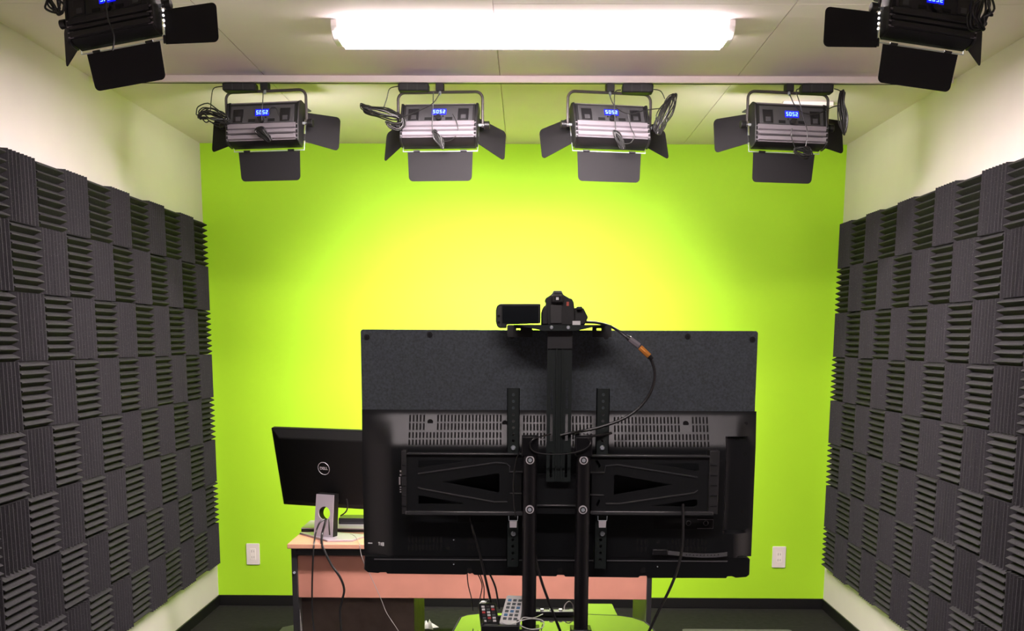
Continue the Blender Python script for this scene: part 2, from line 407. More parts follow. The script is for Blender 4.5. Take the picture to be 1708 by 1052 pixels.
def hank(name, pts, r, loops, spread, label, seed, mat_='cable_black', n=26):
    """a bundle of cable folded back and forth along a polyline"""
    rnd = random.Random(seed); P = curve(pts, 10); m = len(P) - 1; path = []
    def on(t):
        t = max(0, min(1, t)) * m; i = min(int(t), m - 1); return P[i].lerp(P[i + 1], t - i)
    for k in range(max(4, loops // 2)):
        s0, s1 = rnd.uniform(0, .14), rnd.uniform(.86, 1)
        ph = rnd.uniform(0, 2 * PI); wd = spread * rnd.uniform(.3, 1.9); cx = spread * rnd.uniform(-.7, .7); cy = spread * rnd.uniform(-.6, .6)
        for j in range(14):
            th = 2 * PI * j / 14; t = s0 + (s1 - s0) * (1 - math.cos(th)) / 2
            d = (on(t + .05) - on(t - .05)).normalized(); n1 = d.cross(Vector((0, 1, 0))); n1 = n1.normalized() if n1.length > .1 else Vector((1, 0, 0)); n2 = Vector((0, 1, 0))
            lat = math.sin(th) * wd * (1 + .35 * math.sin(3 * th + ph))
            path.append(on(t) + n1 * (lat + cx) + n2 * (math.cos(ph) * lat * .5 + cy))
    o = MB().tube(curve(path, 3), r, 6).build(name, mat_)
    return tag(o, label, 'cable', 'coiled lamp cables')
def cord(name, pts, r, label, m='cable_black', group=None, n=8, cat='cable'):
    o = MB().tube(curve(pts, n), r, 8).build(name, m)
    return tag(o, label, cat, group)

G4 = 'studio lamps on the rail by the green wall'
names4 = ['leftmost', 'second from left', 'third from left', 'rightmost']
lamps = []
specs = [(444.5, 206, .19, -.22, {'la': .42, 'ra': .62}), (734.5, 208, .08, -.47, {'la': .80, 'ra': .80, 'ta': 2.2, 'ba': .44}), (1016, 209, -.20, -.47, {'la': .75, 'ra': .50, 'ta': 2.2, 'ba': .44}), (1313, 209, -.20, -.21, {'la': .70, 'ra': .35})]
lab4 = ['black studio lamp with barn doors at the left end of the four-lamp rail',
        'studio lamp with barn doors second from left on the four-lamp rail',
        'studio lamp with barn doors third from left on the four-lamp rail',
        'studio lamp with barn doors at the right end of the four-lamp rail']
for (u, v, yw, tl, dr), wt, lb, sp_ in zip(specs, PANEL_W, lab4, (150, 80, 80, 150)):
    lamps.append(studio_lamp(at(u, v, RY), -yw, tl, wt, lb, G4, doors=dr, lspread=sp_))
near = [studio_lamp(at(192, 22, RY2), -.14, -.22, CORNER_W, 'large black studio lamp with barn doors in the upper left corner', 'corner studio lamps', doors={'la': .72, 'ra': .35, 'bl': .128, 'rl': .185, 'll': .17, 'rdz': -.055}, lspread=100, scale=.78, fins='lamp_black', face='lamp_black', lean=-.13),  # corner lamps: black fins and face stand in for shade on their backs
        studio_lamp(at(1548, 24, RY2), .12, -.22, CORNER_W, 'large black studio lamp with barn doors in the upper right corner', 'corner studio lamps', doors={'la': .35, 'ra': .72, 'bl': .128, 'll': .185, 'rl': .17, 'ldz': -.055}, lspread=100, scale=.78, fins='lamp_black', face='lamp_black', lean=.10)]
# rows of bright vent beads on the inner flank of the corner lamps
for lamp, s in zip(near, (1, -1)):
    B = Matrix.Rotation(-.22, 4, 'X')
    for i in range(8):
        MB(B).cyl((s * .166, .030, .072 - i * .019), (s * .171, .030, .072 - i * .019), .0045, 8).build('light_vent', 'led_bead', lamp)

# adapters lying on the yokes
ad = [(371, 426, 136.5, 151, 'leftmost'), (664, 715, 136.5, 151.5, 'second'), (1038, 1090, 138.5, 154, 'third'), (1337, 1391, 139.5, 154.5, 'rightmost')]
adl = ['black power adapter on the yoke of the leftmost rail lamp', 'black power adapter on the yoke of the second rail lamp from left',
       'black power adapter on the yoke of the third rail lamp from left', 'black power adapter on the yoke of the rightmost rail lamp']
for (u0, u1, v0, v1, nm), lb in zip(ad, adl):
    a, b = at(u0, v1, RY - .03), at(u1, v0, RY - .03)
    o = empty('power_adapter', ((a.x + b.x) / 2, RY - .01, a.z), lb, 'adapter', 'lamp power adapters')
    MB().box((a.x, RY - .035, a.z), (b.x, RY + .025, min(b.z, ZR - .003))).build('case', 'black_matte', o, bevel=.006)
    for x in (a.x + (b.x - a.x) * .3, a.x + (b.x - a.x) * .62): MB().box((x, RY - .0356, a.z + .003), (x + .0015, RY - .034, min(b.z, ZR - .003) - .003)).build('seam', 'lamp_grey', o)
YH = RY - .075
def P(*l, Y=YH): return [at(u, v, Y) for u, v in l]
hank('cable_coil', P((330, 196), (345, 190), (362, 196), (384, 206)), .0026, 16, .018, 'tangled black cable coil beside the leftmost rail lamp', 1)
hank('cable_coil', P((427, 214), (437, 224), (452, 234)), .0026, 14, .009, 'small black cable hank hanging on the back of the leftmost rail lamp', 2)
hank('cable_coil', P((600, 177), (622, 186), (648, 192), (672, 198)), .0026, 16, .013, 'long black cable hank left of the second rail lamp', 3)
hank('cable_coil', P((640, 200), (660, 212), (672, 205), (668, 190)), .0023, 5, .008, 'loose cable loop below the long hank at the second rail lamp', 33)
hank('cable_coil', P((722, 217), (731, 232), (739, 249)), .0026, 14, .007, 'small black cable hank on the back of the second rail lamp', 4)
hank('cable_coil', P((1125, 155), (1112, 182), (1101, 205), (1096, 224)), .0026, 18, .011, 'black cable hank hanging right of the third rail lamp', 5)
hank('cable_coil', P((1024, 217), (1033, 232), (1041, 249)), .0026, 14, .007, 'small black cable hank on the back of the third rail lamp', 6)
hank('cable_coil', P((1408, 150), (1404, 172), (1408, 200), (1408, 226)), .0026, 18, .010, 'black cable hank hanging right of the rightmost rail lamp', 7)
hank('cable_coil', P((1325, 248), (1338, 252), (1356, 256)), .0026, 16, .011, 'dark cable bundle lying on the lower barn door of the rightmost rail lamp', 8)
YN2 = RY2 - .09
hank('cable_coil', P((88, -14), (96, 4), (103, 22), Y=YN2), .003, 9, .012, 'black cable hank beside the upper left corner lamp', 9)
hank('cable_coil', P((1650, -20), (1640, 10), (1634, 30), (1645, 46), Y=YN2), .003, 14, .015, 'thick black cable hank beside the upper right corner lamp', 10)
# loose leads on the lamps
for i, (pts, lb) in enumerate([
    ([(371, 144), (357, 147), (353, 160), (351, 186)], 'thin lead from the leftmost adapter down to its coil'),
    ([(439, 152), (438, 172), (436, 190), (437, 200)], 'thin lead hanging from the hanger of the leftmost rail lamp'),
    ([(447, 188), (452, 180), (460, 180), (465, 193)], 'small arched lead plugged into the top of the leftmost rail lamp'),
    ([(664, 144), (650, 148), (645, 165), (639, 182)], 'thin lead from the second adapter down to its hank'),
    ([(734, 155), (722, 172), (700, 184), (668, 196)], 'black lead sagging from the hanger of the second rail lamp'),
    ([(723, 154), (722, 180), (721, 210), (722, 218)], 'straight thin lead in front of the second rail lamp display'),
    ([(755, 190), (762, 205), (763, 222), (752, 234), (738, 236)], 'curved lead across the fins of the second rail lamp'),
    ([(1016, 156), (1022, 172), (1034, 184), (1052, 190), (1075, 184), (1108, 180)], 'black lead sagging from the hanger of the third rail lamp'),
    ([(1036, 150), (1026, 154), (1025, 180), (1027, 216)], 'thin lead dropping from the third adapter'),
    ([(1048, 190), (1052, 212), (1058, 226), (1052, 238), (1042, 240)], 'curved lead across the fins of the third rail lamp'),
    ([(1090, 149), (1102, 152), (1109, 165)], 'short lead between the third adapter and its hank'),
    ([(1317, 157), (1326, 176), (1340, 188), (1362, 190), (1390, 178), (1403, 176)], 'black lead sagging from the hanger of the rightmost rail lamp'),
    ([(1334, 148), (1328, 152), (1334, 172), (1340, 195), (1347, 222), (1344, 244)], 'thin lead dropping from the rightmost adapter across the lamp'),
    ([(1321, 214), (1320, 228), (1326, 246)], 'short lead hanging below the dial of the rightmost rail lamp'),
    ([(1391, 148), (1398, 150), (1405, 154)], 'short lead between the rightmost adapter and its hank')]):
    cord('lead', P(*pts), .0021, lb, group='leads on the rail lamps', n=6)
cord('lead', P((78, -10), (80, 8), (90, 16), (101, 13), Y=YN2), .0028, 'looped lead beside the upper left corner lamp')
cord('lead', P((176, -6), (180, 30), (190, 60), (188, 84), Y=RY2 - .13), .0022, 'thin lead across the back of the upper left corner lamp')

# ------------------------------------------------------------------ wall outlets
for u, v, lb in ((422.5, 923.5, 'white double wall outlet low on the green wall left of the desk'), (1299, 928.5, 'white double wall outlet low on the green wall right of the television')):
    p = at(u, v, D); o = empty('wall_outlet', (p.x, D, p.z), lb, 'outlet', 'wall outlets')
    MB().prism(rrect(p.x - .041, p.z - .066, p.x + .041, p.z + .066, .006), D - .008, D).build('cover_plate', 'outlet_plate', o, bevel=.002)
    f = MB().box((p.x - .017, D - .0105, p.z - .036), (p.x + .017, D - .0075, p.z + .036)).build('socket_face', 'outlet_face', o, bevel=.001)
    for dz in (.018, -.018):
        for dx, hh in ((-.0065, .0075), (.0065, .0062)):
            MB().box((p.x + dx - .0012, D - .0112, p.z + dz - hh), (p.x + dx + .0012, D - .0104, p.z + dz + hh)).build('slot', 'outlet_slot', f)

# ------------------------------------------------------------------ television
YT = 2.50                                   # back face of the screen housing
tv = empty('television', (.073, YT + .02, 1.084), 'large black flat-screen television seen from behind on a twin-pole stand', 'television')
def tvp(u, v, Y=YT): p = at(u, v, Y); return (p.x, p.z)
x0, x1, zb, zt = -.3685, .5155, 1.084, 1.640
zs = tvp(900, 684)[1]; zl = tvp(900, 924)[1]
MB().prism(rrect(x0, zl, x1, zt, .006), YT, YT + .034).build('back_panel', 'tv_back', tv, bevel=.002)
MB().box((x0 + .008, YT + .034, zb + .02), (x1 - .008, YT + .036, zt - .008)).build('screen', 'screen_dark', tv)
# bulged lower housing: a height field over the back panel
def ss(a, b, x):
    t = max(0, min(1, (x - a) / (b - a))); return t * t * (3 - 2 * t)
xa, xb = tvp(606, 800)[0], tvp(1257, 800)[0]
NX, NZ = 150, 60; vs = []; fs = []
z745 = tvp(900, 748)[1]; zbot = zl
xr1, xr0 = tvp(1204, 800)[0], tvp(1210, 800)[0]; zr1, zr0 = tvp(1200, 727)[1], tvp(1200, 886)[1]
BD = .029
def bulge(x, z):
    t = max(0, min(1, (zs - z) / (zs - z745))); e = .16; hz = (t * t / (2 * e) if t < e else (1 - e - (1 - t) ** 2 / (2 * e) if t > 1 - e else t - e / 2)) / (1 - e)
    hx = ss(xa, xa + .075, x) * (1 - ss(xb - .045, xb, x))
    h = BD * hz * (.25 + .75 * hx)
    if zr0 < z < zr1: h = min(h, .008 + .022 * (1 - ss(xr1, xr0, x))) if x > xr1 else h
    return h
for j in range(NZ + 1):
    z = zs + (zbot - zs) * j / NZ
    for i in range(NX + 1):
        x = xa + (xb - xa) * i / NX
        vs.append((x, YT - .0008 - bulge(x, z), z))
for j in range(NZ):
    for i in range(NX):
        a = j * (NX + 1) + i; fs.append((a, a + 1, a + NX + 2, a + NX + 1))
hou = MB().add(vs, fs)
edge = list(range(NX + 1)); 
n0 = len(hou.v)
ring = [(0, j) for j in range(NZ + 1)]
def rim(idx):
    base = len(hou.v)
    hou.v += [(hou.v[i][0], YT + .001, hou.v[i][2]) for i in idx]
    for k in range(len(idx) - 1): hou.f.append((idx[k], idx[k + 1], base + k + 1, base + k))
rim([j * (NX + 1) for j in range(NZ + 1)]); rim([j * (NX + 1) + NX for j in range(NZ + 1)]); rim([NZ * (NX + 1) + i for i in range(NX + 1)])
hou.build('lower_housing', 'tv_gloss', tv, flip=False)
# bottom lip with notches
def pz(u, v): return tvp(u, v, YT - .02)
lip = [pz(609, 925), pz(1243, 927), pz(1250, 931), pz(1249, 957), pz(1244, 961), pz(1226, 962.5), pz(1220, 959.5), pz(1212, 960), pz(1211, 963), pz(1079, 962.5), pz(1078, 959), pz(1066, 959), pz(1065, 962), pz(942, 960.5), pz(941, 957.5), pz(929, 957.5), pz(928, 960), pz(791, 957.5), pz(789, 954.5), pz(779, 954.5), pz(778, 957), pz(646, 955.5), pz(645, 953), pz(634, 953), pz(632, 954.5), pz(614, 953), pz(608, 948)]
MB().prism(lip[::-1], YT - .028, YT + .034).build('bottom_lip', 'tv_gloss', tv, bevel=.002)
a, b = pz(625, 931), pz(1212, 934)
MB().box((a[0], YT - .031, a[1] - .0012), (b[0], YT - .027, a[1] + .0012)).build('lip_highlight', 'strap_grey', tv)  # grey bar painting in the highlight on the lip's upward-facing top
for u in (784, 934, 1072): x, z = pz(u, 950); MB().cyl((x, YT - .030, z), (x, YT - .026, z), .007, 12).build('screw_boss', 'hole_black', tv)
# vents
sl = MB()
def slots(u0, u1, v0, v1, n, skip=()):
    for k in range(n):
        if k in skip: continue
        u = u0 + (u1 - u0) * k / max(1, n - 1); (xc, za), (_, zc_) = tvp(u, v0, YT - .02), tvp(u, v1, YT - .02)
        ya, yc = YT - .0008 - bulge(xc, za), YT - .0008 - bulge(xc, zc_); hwid = .0019
        sl.add([(xc - hwid, ya - .0006, za), (xc + hwid, ya - .0006, za), (xc + hwid, yc - .0006, zc_), (xc - hwid, yc - .0006, zc_),
                (xc - hwid, ya + .003, za), (xc + hwid, ya + .003, za), (xc + hwid, yc + .003, zc_), (xc - hwid, yc + .003, zc_)],
               [(0, 1, 2, 3), (4, 7, 6, 5), (0, 4, 5, 1), (1, 5, 6, 2), (2, 6, 7, 3), (3, 7, 4, 0)])
gapL, gapR = range(5, 8), range(19, 22)
for k, (va, vb) in enumerate(((692.5, 703.5), (706, 717), (720.5, 730), (732.5, 741))):
    slots(683, 835, va, vb, 27, gapL if k < 2 else ())
    slots(874, 908, va + 1, vb + 1, 7); slots(956, 986, va + 2, vb + 2, 6)
    slots(1026, 1181, va + 3.5, vb + 3.5, 27, gapR if k < 2 else ())
slots(683, 736, 893, 903, 10); slots(683, 736, 907, 916, 10); slots(782, 790, 895, 904, 3); slots(782, 790, 907, 916, 3)
slots(1121, 1176, 898, 907, 10); slots(1121, 1176, 911, 919, 10); slots(1063, 1076, 898, 907, 3); slots(1063, 1076, 911, 918, 3)
so = sl.build('vent_slots', 'hole_black', tv, smooth=False); so['kind'] = 'stuff'
for u, v in ((717, 704), (1145, 707), (842, 706), (1014, 708)):
    x, z = tvp(u, v, YT - .02); y = YT - .001 - bulge(x, z); MB().cyl((x, y - .001, z), (x, y + .004, z), .0065, 14).build('screw_hole', 'hole_black', tv)
for u, v in ((612, 562), (717, 558), (1147, 561), (1255, 566), (854, 560), (1011, 561)):
    x, z = tvp(u, v); s = MB().cyl((x, YT - .0015, z), (x, YT + .002, z), .0065, 14).build('screw_recess', 'black_plastic', tv)
    MB().cyl((x, YT - .003, z), (x, YT - .001, z), .0032, 10).build('screw', 'mount_metal', s)
for u, v in ((756, 902), (756, 943), (1099, 906), (1098, 947), (746, 916), (1250, 708), (1248, 760), (1243, 857)):
    x, z = tvp(u, v, YT - .045); y = YT - bulge(x, z) if v < 925 else YT - .028
    s = MB().cyl((x, y - .0015, z), (x, y + .002, z), .0042, 10).build('screw_recess', 'hole_black', tv)
    if 905 > v > 890 or v > 940: MB().cyl((x, y - .0028, z), (x, y - .001, z), .0016, 8).build('screw', 'chrome', s)
for u0, u1, v0, v1 in ((611, 619, 908.4, 910.2), (629, 632, 906.5, 908), (630, 631.2, 907, 912), (633, 635, 907, 912), (635.8, 639, 906.5, 912.5), (666, 668.5, 785, 788), (666, 668.5, 791, 794), (664.6, 667, 796, 809), (666, 668.5, 812, 814), (666, 668.5, 816, 818), (666, 668.5, 820, 822)):
    (xa_, za_), (xb_, zb_) = tvp(u0, v1, YT - .04), tvp(u1, v0, YT - .04); y = YT - .001 - bulge((xa_ + xb_) / 2, (za_ + zb_) / 2)
    MB().box((xa_, y - .0012, za_), (xb_, y + .002, zb_)).build('printed_marking', 'white_mark' if u0 < 660 else 'silver_light', tv)
# socket bay, bottom right
def tq(u0, v0, u1, v1, y0, y1): a, b = tvp(u0, v0, y0), tvp(u1, v1, y0); return (a[0], y0, a[1]), (b[0], y1, b[1])
yb = YT - .030
bay = MB().box(*tq(1090, 862, 1190, 882, yb - .0008, yb + .004)).build('socket_bay', 'hole_black', tv)
a, b = tvp(1163, 866, yb), tvp(1189, 881, yb)
MB().tube([(a[0], yb - .002, b[1]), (b[0], yb - .002, b[1]), (b[0], yb - .002, a[1]), (a[0], yb - .002, a[1])], .0007, 5).build('bay_frame', 'silver', bay)
for u in (1148, 1177): x, z = tvp(u, 872, yb); MB().tube([(x + .0052 * math.cos(t), yb - .002, z + .0052 * math.sin(t)) for t in [2 * PI * i / 14 for i in range(14)]], .001, 5, closed=True).build('jack', 'camera_grey', bay)
MB().box(*tq(764, 858, 808, 870, yb - .001, yb + .004)).build('power_inlet', 'hole_black', tv)

# ------------------------------------------------------------------ television stand
YP = 2.372
st = empty('television_stand', (.09, YP, 0), 'black twin-pole rolling stand with bracket holding the television', 'stand')
poles = []
for (ut, ub) in ((885.5, 881), (973, 969)):
    pt, pb = at(ut, 735, YP), at(ub, 1050, YP)
    xm = (pt.x + pb.x) / 2; poles.append(xm)
    MB().cyl((xm, YP, .07), (xm, YP, pt.z), .0155, 24).build('pole', 'black_metal', st)
    MB().box((xm - .018, YP - .019, tvp(900, 760, YP)[1]), (xm + .018, YP + .03, tvp(900, 727, YP)[1])).build('pole_head', 'black_metal', st, bevel=.002)
    for v in (767, 849.5):
        z = tvp(900, v, YP - .017)[1]
        wv = MB().cyl((xm, YP - .0158, z), (xm, YP - .0185, z), .0092, 20).build('washer', 'silver_light', st)
        MB().cyl((xm, YP - .0185, z), (xm, YP - .0195, z), .0066, 16).build('bolt_ring', 'mount_metal', wv); MB().cyl((xm, YP - .0185, z), (xm, YP - .0225, z), .0046, 6).build('bolt_head', 'chrome', wv)
# base out of sight below the frame
for s in (-1, 1):
    MB().box((poles[0] + .06 + s * .30 - .02, YP - .28, .05), (poles[0] + .06 + s * .30 + .02, YP + .28, .085)).build('base_leg', 'black_metal', st, bevel=.004)
    for yy in (-.25, .25):
        MB().cyl((poles[0] + .06 + s * .30 - .012, YP + yy, .025), (poles[0] + .06 + s * .30 + .012, YP + yy, .025), .025, 16).build('caster', 'black_plastic', st)
MB().box((poles[0] - .24, YP - .03, .05), (poles[1] + .24, YP + .03, .085)).build('base_bar', 'black_metal', st, bevel=.004)
# mounting bracket with triangular cut-outs
YB = 2.412
def bp(l, Y=YB): return [tvp(u, v, Y) for u, v in l]
yplate = lambda a, b, h: (a, YB + h, b)
lefts = [(678, 757), (874, 757), (874, 855), (678, 855)]
hl = [[(697, 767), (764, 767), (772, 769), (764, 771), (697, 780)], [(738, 803), (831, 789), (833, 791), (833, 819), (831, 821)], [(698, 826), (702, 826), (770, 838), (772, 840), (698, 840)]]
rights = [(982, 759), (1184, 762), (1184, 857), (982, 857)]
hr = [[(1088, 773), (1160, 772), (1166, 775), (1166, 784), (1160, 785)], [(1024, 793), (1028, 791.5), (1121, 808), (1024, 825)], [(1085, 843.5), (1158, 832.5), (1163, 834), (1163, 842), (1158, 845)], [(993, 768), (997, 767), (1002, 777), (999, 781)], [(994, 842), (999, 832), (1001, 835), (997, 845)]]
br = MB().plate(bp(lefts), [bp(h) for h in hl], yplate, .004).build('bracket_wing', 'mount_metal', st)
br2 = MB().plate(bp(rights), [bp(h) for h in hr], yplate, .004).build('bracket_wing', 'mount_metal', st)
MB().box(*tq(870, 790, 986, 857, YB, YB + .006)).build('bracket_centre', 'mount_metal', st)
for (u0, u1, va, vb) in ((678, 872, 755.5, 759), (985, 1184, 758.5, 763)):
    MB().box(*tq(u0, va, u1, vb, YB - .008, YB + .012)).build('bracket_flange', 'edge_highlight', st, bevel=.001)
for (u0, u1) in ((676, 872), (985, 1190)): MB().box(*tq(u0, 852, u1, 860, YB - .010, YB + .02)).build('bracket_flange', 'edge_highlight', st, bevel=.002)
MB().box(*tq(894, 841.5, 964, 845, YB - .005, YB + .004)).build('bracket_flange', 'edge_highlight', st, bevel=.001)  # thin bar added as the highlight line across the centre plate
for (u0, u1) in ((669, 679), (1184, 1197)):
    e = MB().box(*tq(u0, 751, u1, 858, YB - .004, YB + .03)).build('bracket_end', 'black_matte', st, bevel=.002)
    for k in range(5): MB().box(*tq(u0 + 1, 775 + k * 17, u1 - 2, 776.5 + k * 17, YB - .0055, YB)).build('end_rib', 'mount_metal', e)
def ridge(l, parent, r=.0022): MB().tube([(x, YB - .0006, z) for x, z in bp(l)], r, 6).build('pressed_rib', 'edge_highlight', parent)
ridge([(697, 790), (828, 771.5), (845, 773), (850, 778), (850, 787), (872, 787)], br); ridge([(697, 813), (702, 815), (824, 837), (846, 837)], br); ridge([(850, 823), (870, 823)], br)
ridge([(985, 788), (1008, 788), (1010, 777), (1030, 775), (1163, 796)], br2); ridge([(1010, 840), (1033, 840), (1158, 822), (1164, 818)], br2); ridge([(984, 825), (1007, 826)], br2)
# vertical rails bolted to the television
YV = 2.425
for k, (u0, u1, va, vb) in enumerate(((845.5, 866.5, 647, 945), (994, 1015.5, 648, 948))):
    uc = (u0 + u1) / 2
    holes = [circ(tvp(uc, 747, YV)[0], tvp(uc, v, YV)[1], .0034, 10) for v in list(range(658, 745, 11)) + list(range(900, 940, 11))]
    rx = [tvp(u0, 747, YV)[0], tvp(u1, 747, YV)[0]]; rz = [tvp(uc, va, YV)[1], tvp(uc, vb, YV)[1]]
    rl = MB().plate([(rx[0], rz[0]), (rx[1], rz[0]), (rx[1], rz[1]), (rx[0], rz[1])], holes, lambda a, b, h: (a, YV + h, b), .002).build('mounting_rail', 'column_metal', st)
    for xx in (rx[0] + .0008, rx[1] - .0008):
        MB().box((xx - .0008, YV, rz[1]), (xx + .0008, YV + .021, rz[0])).build('rail_side', 'column_metal', rl)
    for v in (747, 890.5):
        x, z = tvp(uc, v, YV - .004); MB().cyl((x, YV, z), (x, YV - .005, z), .0056, 14, .004).build('bolt', 'chrome', rl)
    x, z = tvp(uc, 873, YB - .012)
    MB().prism([(x - .0075, z - .0085), (x + .0075, z - .0085), (x + .0082, z + .006), (x - .0082, z + .006)], YB - .014, YB - .011).build('safety_clip', 'silver_light', rl)
    MB().tube([(x - .010, YB - .012, z + .017), (x - .0095, YB - .0125, z + .007), (x + .0095, YB - .0125, z + .007), (x + .010, YB - .012, z + .017)], .0009, 5).build('clip_wire', 'chrome', rl)
# slotted camera column
YC = 2.392
zt_, zb_ = tvp(930, 578, YC)[1], tvp(930, 803, YC)[1]; xcA, xcB = tvp(912, 690, YC)[0], tvp(953, 690, YC)[0]; xc = (xcA + xcB) / 2; hw = (xcB - xcA) / 2
col_h = []
for s in (-1, 1):
    for va, vb in ((634, 681), (690, 735), (754, 796)):
        za, zb2 = tvp(930, va, YC)[1], tvp(930, vb, YC)[1]; xx = xc + s * hw * .62
        col_h.append([(xx - .0028, zb2), (xx + .0028, zb2), (xx + .0028, za), (xx - .0028, za)])
MB().plate([(xc - hw, zb_), (xc + hw, zb_), (xc + hw, zt_), (xc - hw, zt_)], col_h, lambda a, b, h: (a, YC + h, b), .004).build('camera_column', 'column_metal', st)
MB().box((xc - hw, YC + .004, zb_), (xc - hw + .002, YC + .02, zt_)).build('column_side', 'column_metal', st)
MB().box((xc + hw - .002, YC + .004, zb_), (xc + hw, YC + .02, zt_)).build('column_side', 'column_metal', st)
for s in (-.22, .22): MB().box((xc + s * hw - .0012, YC - .006, zb_ + .002), (xc + s * hw + .0012, YC + .002, zt_ - .002)).build('column_rib', 'column_metal', st)
# camera shelf
YS0, YS1 = 2.372, 2.56
zsh = tvp(930, 541.5, YS0)[1]
xl, xr = tvp(849, 545, YS0)[0], tvp(1020, 545, YS0)[0]
MB().box((xl + .01, YS0, zsh - .002), (xr - .01, YS1, zsh)).build('camera_shelf', 'shelf_black', st)
fr = [tvp(u, v, YS0) for u, v in ((861, 541.8), (1005, 541.8), (962, 551.5), (906, 551.5))]
lipo = MB().prism(fr, YS0 - .002, YS0).build('shelf_lip', 'column_metal', st)
for u in (920, 948): x, z = tvp(u, 546, YS0 - .004); MB().cyl((x, YS0 - .002, z), (x, YS0 - .006, z), .0042, 12, .003).build('shelf_bolt', 'chrome', lipo)
for (ua, ub, hu0, hu1) in ((846, 888, 861, 868), (988, 1020, 995, 1003)):
    MB().plate(bp([(ua, 542), (ub, 542), (ub, 562), (ua, 562)], YS0 + .06), [bp([(hu0, 547.5), (hu1, 547.5), (hu1, 552.5), (hu0, 552.5)], YS0 + .06)], lambda a, b, h: (a, YS0 + .06 + h, b), .003).build('shelf_bracket', 'black_matte', st)
MB().box((xc - hw, YC - .004, zt_ - .004), (xc + hw, YC + .022, zsh - .002)).build('shelf_neck', 'black_matte', st)
# tray on the poles
ZT = .972
tray_px = [(742, 1090), (755, 1052), (768, 1029), (778, 1025.5), (800, 1023), (830, 1021.5), (960, 1023), (1030, 1026), (1055, 1029.5), (1075, 1036), (1088, 1046), (1099, 1062), (1110, 1090)]
tr = [atz(u, v, ZT) for u, v in tray_px]
MB().prism([(p.x, p.y) for p in tr], ZT - .012, ZT, 'z').build('tray', 'tray_glass', st, bevel=.003)
p4 = [atz(u, v, .930) for u, v in ((966, 1006), (1021, 1006.5), (1042, 1050), (966, 1050))]
rs = MB().prism([(p.x, p.y) for p in p4], .920, .930, 'z').build('rear_shelf', 'tray_glass', st, bevel=.002)
MB().box((poles[1] - .006, YP, .908), (poles[1] + .006, p4[0].y - .02, .9195)).build('shelf_arm', 'black_metal', rs)
MB().tube([(p.x, p.y, ZT - .001) for p in tr[1:-1]], .0016, 6).build('tray_edge', 'hole_black', st)
for xm in poles:
    c = MB().box((xm - .023, YP - .024, ZT), (xm + .023, YP + .024, ZT + .022)).build('tray_clamp', 'black_plastic', st, bevel=.002)
    MB().cyl((xm - .031, YP - .018, ZT + .012), (xm - .019, YP - .018, ZT + .012), .006, 12).build('clamp_bolt', 'chrome', c)
    MB().cyl((xm + .019, YP - .018, ZT + .012), (xm + .027, YP - .018, ZT + .012), .005, 12).build('clamp_bolt', 'chrome', c)

# ------------------------------------------------------------------ camera on the shelf
YK = 2.46
cm = empty('video_camera', (tvp(930, 541, YK)[0], YK, zsh), 'black video camera with flip-out screen on the shelf above the television', 'camera')
def cp(l, Y): return [tvp(u, v, Y) for u, v in l]
def slab(name, l, y0, y1, m, parent, bev=.002): return MB().prism(cp(l, y0), y0, y1).build(name, m, parent, bevel=bev)
zfix = zsh - tvp(930, 541.5, YK - .03)[1]
slab('body', [(903, 541), (903, 520), (906, 511), (911, 507), (911, 502), (909, 500), (910, 496), (918, 491), (924, 486), (937, 486), (941, 491), (950, 496), (954, 497), (957, 503), (958, 514), (959, 541)], YK - .03, YK + .05, 'camera_black', cm, .003)
slab('grip', [(957, 541), (957, 513), (963, 511), (969, 513), (973, 512), (976, 518), (981, 528), (979, 533), (975, 541)], YK - .02, YK + .045, 'camera_black', cm, .004)
slab('hot_shoe', [(921, 489), (923, 483.5), (937, 483.5), (939, 489)], YK - .022, YK + .03, 'camera_grey', cm)
ey = slab('eyecup', [(920, 504.5), (920, 490), (940, 490), (940, 504.5)], YK - .042, YK - .028, 'camera_black', cm, .004)
slab('viewfinder', [(925, 500), (925, 493), (934.5, 493), (934.5, 500)], YK - .0425, YK - .041, 'hole_black', ey, 0)
slab('viewfinder_glass', [(927.5, 499), (927.5, 494.5), (932, 494.5), (932, 499)], YK - .0432, YK - .042, 'white_mark', ey, 0)
slab('screen_recess', [(918, 538), (918, 507), (937, 507), (937, 538)], YK - .033, YK - .029, 'camera_grey', cm, .001)
slab('red_emblem', [(945, 509), (945, 502), (949, 502), (949, 509)], YK - .0315, YK - .029, 'red_mark', cm, 0)
slab('side_cover', [(904, 540), (904, 516), (912, 508), (914, 540)], YK - .036, YK - .028, 'camera_black', cm)
slab('mode_dial', [(962, 516), (962, 510), (971, 510), (972, 516)], YK - .03, YK - .01, 'camera_black', cm)
lc = slab('flip_screen', [(833, 546), (829, 543), (827, 535), (827, 516), (829, 509), (834, 505.5), (901.5, 505.5), (901.5, 538), (845, 540), (845, 546)], YK - .030, YK - .018, 'camera_black', cm, .002)
slab('display_glass', [(838, 537.5), (838, 509), (898, 509), (898, 537.5)], YK - .0312, YK - .029, 'screen_dark', lc, 0)
slab('button_strip', [(830.5, 542), (829, 535), (829, 516), (831, 510), (836, 509), (836, 544), (833, 544)], YK - .0313, YK - .029, 'camera_grey', lc, 0)
for v in (526, 536.5): x, z = tvp(832, v, YK - .032); MB().cyl((x, YK - .0335, z), (x, YK - .031, z), .003, 10).build('screen_button', 'hole_black', lc)
slab('white_sticker', [(955, 541), (955, 534), (968, 534), (968, 541)], YK - .034, YK - .02, 'white_mark', cm, 0)
# sit the camera exactly on the shelf
cm.location.z += zsh - (cm.location.z + min(v.co.z for v in cm.children[0].data.vertices))

